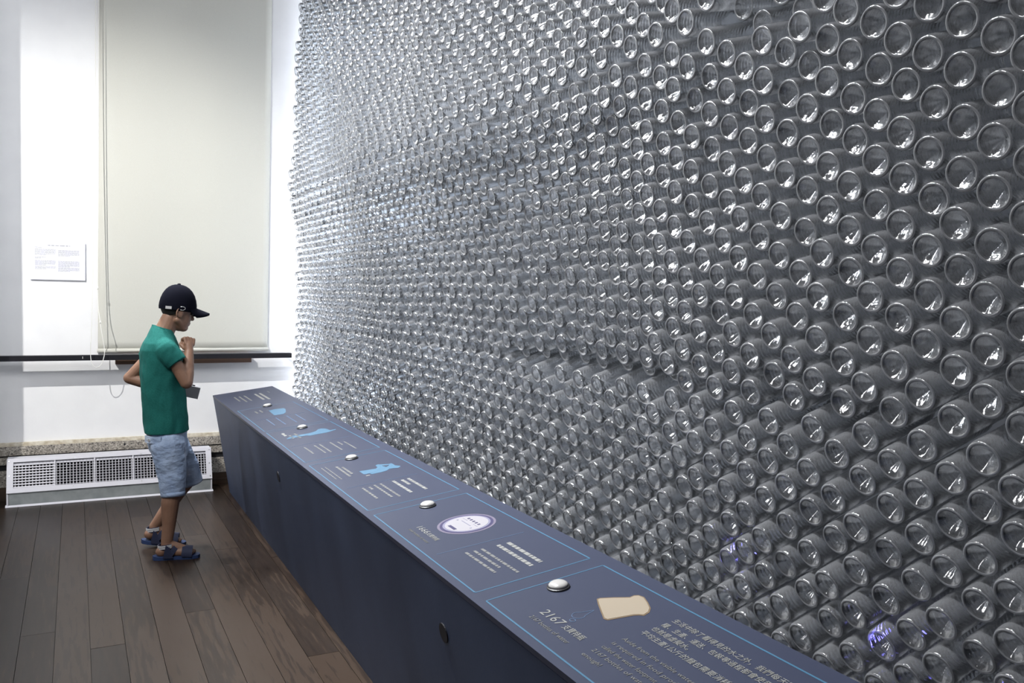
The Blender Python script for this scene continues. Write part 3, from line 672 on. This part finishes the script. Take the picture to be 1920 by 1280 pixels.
# short hair under the cap
bm = bmesh.new(); ellipsoid(bm, H(.002, 0, .020), (.0835, .0715, .086), HR, 30)
bmesh.ops.bisect_plane(bm, geom=bm.verts[:]+bm.edges[:]+bm.faces[:], plane_co=H(-.02, 0, -.030), plane_no=(-HU+HF*.55).normalized(), clear_outer=True)
bmesh.ops.holes_fill(bm, edges=[e for e in bm.edges if len(e.link_faces) == 1], sides=0); obj('hair', bm, M_hair, boy, smooth=True)
# cap
cp = empty('cap', (0, 0, 0)); cp.parent = boy
cy_, cpi = rad(14), rad(5)
CF = Vector((math.cos(cy_)*math.cos(cpi), math.sin(cy_)*math.cos(cpi), -math.sin(cpi))); CL = Vector((-math.sin(cy_), math.cos(cy_), 0)); CUp = CF.cross(CL); CC = L(.463, 4.62, 1.262)
def K(f, l, u): return CC + CF*f + CL*l + CUp*u
bm = bmesh.new(); R = []; n = 48
for a in (-7, 0, 10, 22, 35, 48, 60, 71, 80, 87):
    rr_ = []
    for i in range(n):
        t = 2*math.pi*i/n; seam = 1-.010*max(0, math.cos(6*t+math.pi))**12
        c_ = math.cos(rad(a))**.86 if a > 0 else 1-.02*abs(a)/7; fx = .097 if math.cos(t) > 0 else .089
        rr_.append(K(fx*c_*seam*math.cos(t), .080*c_*seam*math.sin(t), .120*math.sin(rad(a))+(.010*math.cos(t)*-.5 if a < 5 else 0)))
    R.append(rr_)
rings(bm, R); obj('crown', bm, M_cap, cp, smooth=True)
bm = bmesh.new(); ellipsoid(bm, K(0, 0, .121), (.009, .009, .005), n=12); obj('top_button', bm, M_cap, cp, smooth=True)
bm = bmesh.new(); top_, bot_ = [], []
for j in range(9):
    v = j/8
    ra, rb = [], []
    for i in range(17):
        t = rad(-68+136*i/16); base = (.094*math.cos(t), .078*math.sin(t)); ext = .074*math.cos(t)**.55*v
        f = base[0]+ext; l = base[1]*(1-.06*v); uu = .004-.020*v-.022*(math.sin(t)**2)*(.3+.7*v)*1.2
        ra.append(bm.verts.new(K(f, l, uu+.004))); rb.append(bm.verts.new(K(f, l, uu-.004)))
    top_.append(ra); bot_.append(rb)
for j in range(8):
    for i in range(16):
        bm.faces.new((top_[j][i], top_[j][i+1], top_[j+1][i+1], top_[j+1][i])); bm.faces.new((bot_[j][i+1], bot_[j][i], bot_[j+1][i], bot_[j+1][i+1]))
for A_, B_ in ((top_[8], bot_[8]), (bot_[0], top_[0])):
    for i in range(16): bm.faces.new((A_[i], A_[i+1], B_[i+1], B_[i]))
for i in (0, 16):
    for j in range(8): bm.faces.new((top_[j][i], top_[j+1][i], bot_[j+1][i], bot_[j][i]))
obj('brim', bm, M_cap, cp, smooth=True)
def on_cap(t, u, k=1.02): return K((.097 if math.cos(t) > 0 else .089)*k*math.cos(t), .080*k*math.sin(t), u)
def patch(name, t0, t1, u0, u1, m, k=1.02, th=.003):
    bm = bmesh.new(); n_ = 6; O, I = [], []
    for i in range(n_+1):
        t = t0+(t1-t0)*i/n_
        O.append([bm.verts.new(on_cap(t, u, k)) for u in (u0, u1)]); I.append([bm.verts.new(on_cap(t, u, k-.04)) for u in (u0, u1)])
    for i in range(n_):
        bm.faces.new((O[i][0], O[i+1][0], O[i+1][1], O[i][1])); bm.faces.new((I[i+1][0], I[i][0], I[i][1], I[i+1][1]))
        bm.faces.new((O[i][0], I[i][0], I[i+1][0], O[i+1][0])); bm.faces.new((O[i][1], O[i+1][1], I[i+1][1], I[i][1]))
    for i in (0, n_): bm.faces.new((O[i][0], O[i][1], I[i][1], I[i][0]))
    return obj(name, bm, m, cp)
patch('strap', rad(180), rad(286), -.010, .006, M_cap, 1.025)
patch('buckle', rad(216), rad(236), -.009, .005, M_silver, 1.045)
bm = bmesh.new(); tube(bm, [on_cap(rad(262), -.009, 1.05), on_cap(rad(270), -.010, 1.05), on_cap(rad(276), -.004, 1.05), on_cap(rad(276), .004, 1.05), on_cap(rad(270), .008, 1.05), on_cap(rad(262), .007, 1.05)], .0013, 6); obj('strap_loop', bm, M_silver, cp, smooth=True)
# T-shirt
bm = bmesh.new(); n = 40; R = []
prof = [(.632, .412, .107, .132), (.69, .408, .106, .131), (.76, .401, .105, .130), (.85, .394, .103, .130), (.93, .389, .101, .134), (1.00, .386, .098, .140), (1.05, .384, .092, .142), (1.085, .385, .082, .132), (1.115, .388, .068, .105), (1.142, .392, .056, .076), (1.160, .396, .049, .060)]
for z, cx_, rx, ry in prof:
    R.append([L(cx_+rx*math.copysign(abs(math.cos(t))**.85, math.cos(t)), 4.62+ry*math.copysign(abs(math.sin(t))**.85, math.sin(t)), z - (.018 if z < .64 else 0)*math.cos(t)*-.2 - (.016*math.cos(t) if z > 1.15 else (.012*math.cos(t) if z > 1.13 else 0))) for t in [2*math.pi*i/n for i in range(n)]])
rings(bm, R)
roundcone(bm, L(.402, 4.500, 1.050), .057, L(.449, 4.482, .990), .050, 24, flat1=True); roundcone(bm, L(.392, 4.57, 1.07), .062, L(.402, 4.500, 1.050), .057, 24)
roundcone(bm, L(.392, 4.725, 1.052), .060, L(.325, 4.767, .985), .051, 24, flat1=True); roundcone(bm, L(.390, 4.67, 1.07), .062, L(.390, 4.725, 1.052), .060, 24)
sh = link('shirt', remesh(bm, .0045, 3, .5), M_shirt, boy, True)
from mathutils import noise as mnoise
def folds(me, amp, sc, zlim=None):
    co = [v.co.copy() for v in me.vertices]; no = [n.vector.copy() for n in me.vertex_normals]; out = []
    for p, n_ in zip(co, no):
        a = amp*(mnoise.noise(Vector((p.x*sc[0], p.y*sc[1], p.z*sc[2])))+.5*mnoise.noise(Vector((p.x*sc[0]*2.3+5, p.y*sc[1]*2.3, p.z*sc[2]*2.6))))
        if zlim: a *= max(0, min(1, (zlim-p.z)/.12))
        out.extend(p+Vector((n_.x, n_.y, n_.z*.3))*a)
    me.vertices.foreach_set('co', out); me.update()
folds(sh.data, .0075, (13, 13, 6), 1.14)
bm = bmesh.new(); V = [[L(.396+(.0515+o)*math.cos(t), 4.62+(.0625+o)*math.sin(t), 1.158-.016*math.cos(t)+dz) for t in [2*math.pi*i/32 for i in range(32)]] for o, dz in ((-.004, -.006), (.001, -.004), (.0, .004), (-.005, .003))]
rings(bm, V+[V[0]], cap=False); bmesh.ops.remove_doubles(bm, verts=bm.verts, dist=1e-5); obj('collar', bm, M_shirt, sh, smooth=True)
# denim shorts
bm = bmesh.new(); R = []
for z, cx_, rx, ry in ((.665, .412, .096, .122), (.63, .414, .098, .124), (.58, .418, .096, .126), (.53, .424, .090, .124), (.50, .43, .08, .11)):
    R.append([L(cx_+rx*math.cos(t), 4.62+ry*math.sin(t), z) for t in [2*math.pi*i/32 for i in range(32)]])
rings(bm, R)
roundcone(bm, L(.415, 4.562, .575), .088, L(.434, 4.540, .40), .066, 24, flat1=True); roundcone(bm, L(.434, 4.540, .41), .067, L(.436, 4.532, .315), .0575, 24, flat0=True, flat1=True)
roundcone(bm, L(.432, 4.682, .575), .085, L(.520, 4.712, .41), .066, 24, flat1=True); roundcone(bm, L(.518, 4.712, .415), .067, L(.543, 4.718, .330), .060, 24, flat0=True, flat1=True)
so = link('shorts', remesh(bm, .0045, 4, .5), M_denim, boy, True)
folds(so.data, .0045, (16, 16, 17))
def wrapband(name, m, p, d, r, w, parent, n=32, th=.0025):
    d, u, w_ = frame_of(d); p = Vector(p); bm = bmesh.new(); V = []
    for rr2, s in ((r, -w/2), (r+th, -w/2), (r+th, w/2), (r, w/2)): V.append([p+d*s+rr2*(math.cos(2*math.pi*i/n)*u+math.sin(2*math.pi*i/n)*w_) for i in range(n)])
    V.append(V[0]); rings(bm, V, cap=False); bmesh.ops.remove_doubles(bm, verts=bm.verts, dist=1e-6); return obj(name, bm, m, parent, smooth=True)
wrapband('hem', M_denim, L(.436, 4.5325, .326), Vector((.002, -.008, -.095)), .0565, .022, so); wrapband('hem', M_denim, L(.5395, 4.7175, .341), Vector((.025, .006, -.085)), .059, .022, so)
# back pocket with flap and stud
def back_pt(t, z): return L(.414+.1005*math.cos(t), 4.62+.1265*math.sin(t), z)
def shell(name, t0, t1, z0, z1, m, parent, out=.006):
    bm = bmesh.new(); G = {}
    for k_ in (0, 1):
        for i in range(7):
            for j in (0, 1):
                t = t0+(t1-t0)*i/6; p = back_pt(t, z1 if j else z0); d = Vector((math.cos(t), math.sin(t), 0)); G[k_, i, j] = bm.verts.new(p+d*(out if k_ else -.012))
    for i in range(6):
        bm.faces.new((G[1, i, 0], G[1, i+1, 0], G[1, i+1, 1], G[1, i, 1])); bm.faces.new((G[0, i+1, 0], G[0, i, 0], G[0, i, 1], G[0, i+1, 1]))
        bm.faces.new((G[0, i, 0], G[0, i+1, 0], G[1, i+1, 0], G[1, i, 0])); bm.faces.new((G[1, i, 1], G[1, i+1, 1], G[0, i+1, 1], G[0, i, 1]))
    for i in (0, 6): bm.faces.new((G[0, i, 0], G[1, i, 0], G[1, i, 1], G[0, i, 1]))
    return obj(name, bm, m, parent)
shell('pocket_flap', rad(198), rad(250), .588, .622, M_denim, so, .011)
bm = bmesh.new(); t = rad(218); disc(bm, back_pt(t, .603)+Vector((math.cos(t), math.sin(t), 0))*.010, (math.cos(t), math.sin(t), 0), .0075, .004, 16); obj('stud', bm, M_silver, so)
# sandals
for heel, ball, dd, sd_, a_, tip, ht, inner in feet:
    sa = empty('sandal', (0, 0, 0)); sa.parent = boy
    hx = heel - dd*.036; Ln = (Vector((tip.x, tip.y, 0))-Vector((hx.x, hx.y, 0))).length + .020
    out = [(0, 0), (.008, .018), (.035, .027), (.08, .026), (.12, .031), (.155, .038), (.180, .036), (.198, .026), (.206, .008)]
    out = [(a*Ln/.206, b) for a, b in out]; outline = out + [(a, -b*.95) for a, b in out[::-1] if b > 0]
    bm = bmesh.new(); lo_, hi_ = [], []
    for a, b in outline:
        lift = ht*max(0, 1-a/(.62*Ln)); p = Vector((hx.x, hx.y, 0))+dd*a+sd_*b
        lo_.append(bm.verts.new(p+Vector((0, 0, .0005+lift)))); hi_.append(bm.verts.new(p+Vector((0, 0, .017+lift+.006*max(0, 1-a/.04)))))
    bm.faces.new(lo_[::-1]); bm.faces.new(hi_)
    for i in range(len(lo_)): bm.faces.new((lo_[i], lo_[(i+1) % len(lo_)], hi_[(i+1) % len(lo_)], hi_[i]))
    obj('sole', bm, M_sandal, sa, bevel=.003)
    # straps follow the foot
    def strap(name, c, d, rx, rz, w, t0, t1, m, th=.003, nn=16, par=sa):
        d = d.normalized(); s_ = sd_; u_ = d.cross(s_).normalized(); 
        if u_.z < 0: u_ = -u_
        bm = bmesh.new(); G = []
        for i in range(nn+1):
            t = rad(t0+(t1-t0)*i/nn); e = s_*math.cos(t)*rx+u_*math.sin(t)*rz; e2 = s_*math.cos(t)*(rx+th)+u_*math.sin(t)*(rz+th)
            G.append([bm.verts.new(c+e-d*w/2), bm.verts.new(c+e2-d*w/2), bm.verts.new(c+e2+d*w/2), bm.verts.new(c+e+d*w/2)])
        for a, b in zip(G, G[1:]):
            for k_ in range(4): bm.faces.new((a[k_], b[k_], b[(k_+1) % 4], a[(k_+1) % 4]))
        bm.faces.new(G[0][::-1]); bm.faces.new(G[-1]); return obj(name, bm, m, par, smooth=False)
    strap('toe_strap', ball+dd*.004-Vector((0, 0, .012)), dd-Vector((0, 0, .12)), .040, .038, .050, -8, 188, M_strap)
    mid = heel.lerp(ball, .42)+Vector((0, 0, -.010)); strap('instep_strap', mid+dd*-.004, dd-Vector((0, 0, .75)), .032, .056, .026, -12, 192, M_strap)
    # heel strap: a band around the back of the ankle, with three white stripes
    ac = Vector((a_.x+.004, a_.y, heel.z+.026)); 
    def heelband(name, z0, z1, m, k, par):
        bm = bmesh.new(); G = []; nn = 20
        for i in range(nn+1):
            t = rad(62+236*i/nn); e = dd*math.cos(t)*.045*k+sd_*math.sin(t)*.034*k; slope = .006*math.cos(t)
            G.append([bm.verts.new(ac+e*.90+Vector((0, 0, z0+slope))), bm.verts.new(ac+e+Vector((0, 0, z0+slope))), bm.verts.new(ac+e+Vector((0, 0, z1+slope))), bm.verts.new(ac+e*.90+Vector((0, 0, z1+slope)))])
        for a, b in zip(G, G[1:]):
            for k_ in range(4): bm.faces.new((a[k_], b[k_], b[(k_+1) % 4], a[(k_+1) % 4]))
        bm.faces.new(G[0][::-1]); bm.faces.new(G[-1]); return obj(name, bm, m, par)
    hb = heelband('heel_strap', -.009, .014, M_strap, 1.0, sa)
    for z in (-.0055, .001, .0075): heelband('stripe', z, z+.0034, M_stripe, 1.03, hb)
    for s in (1, -1):   # side walls joining the straps to the sole
        bm = bmesh.new(); q0 = hx+dd*.012+sd_*s*.024; 
        P_ = [(Vector((hx.x, hx.y, 0))+dd*.050+sd_*s*.029, .012+ht*.6), (Vector((hx.x, hx.y, 0))+dd*.098+sd_*s*.031, .012+ht*.3), (Vector((hx.x, hx.y, 0))+dd*.082+sd_*s*.031, .066+ht*.5), (Vector((hx.x, hx.y, 0))+dd*.064+sd_*s*.032, .078+ht*.7)]
        A_ = [bm.verts.new(Vector((p.x, p.y, z))) for p, z in P_]; B_ = [bm.verts.new(Vector((p.x, p.y, z))+sd_*s*.0035) for p, z in P_]
        bm.faces.new(A_); bm.faces.new(B_[::-1])
        for i in range(4): bm.faces.new((A_[i], A_[(i+1) % 4], B_[(i+1) % 4], B_[i]))
        obj('side_strap', bm, M_strap, sa)
# the grey camera in his left hand
cm = empty('compact_camera', (.538, 4.645, .830)); tag(cm, 'small grey boxy camera held in front of the boy\'s belly', 'camera')
cm.rotation_euler = (rad(4), rad(14), rad(-4))
boxobj('camera_body', (-.035, -.030, -.030), (.035, .030, .030), M_box, cm, bevel=.006)
bm = bmesh.new(); disc(bm, (-.034, -.006, .002), (-1, 0, 0), .021, .016, 24); obj('lens_ring', bm, M_rail, cm, bevel=.002)
bm = bmesh.new(); disc(bm, (-.049, -.006, .002), (-1, 0, 0), .014, .003, 24); obj('lens', bm, M_silver, cm)
boxobj('shutter_button', (-.006, -.012, .029), (.008, .004, .034), M_rail, cm, bevel=.001)
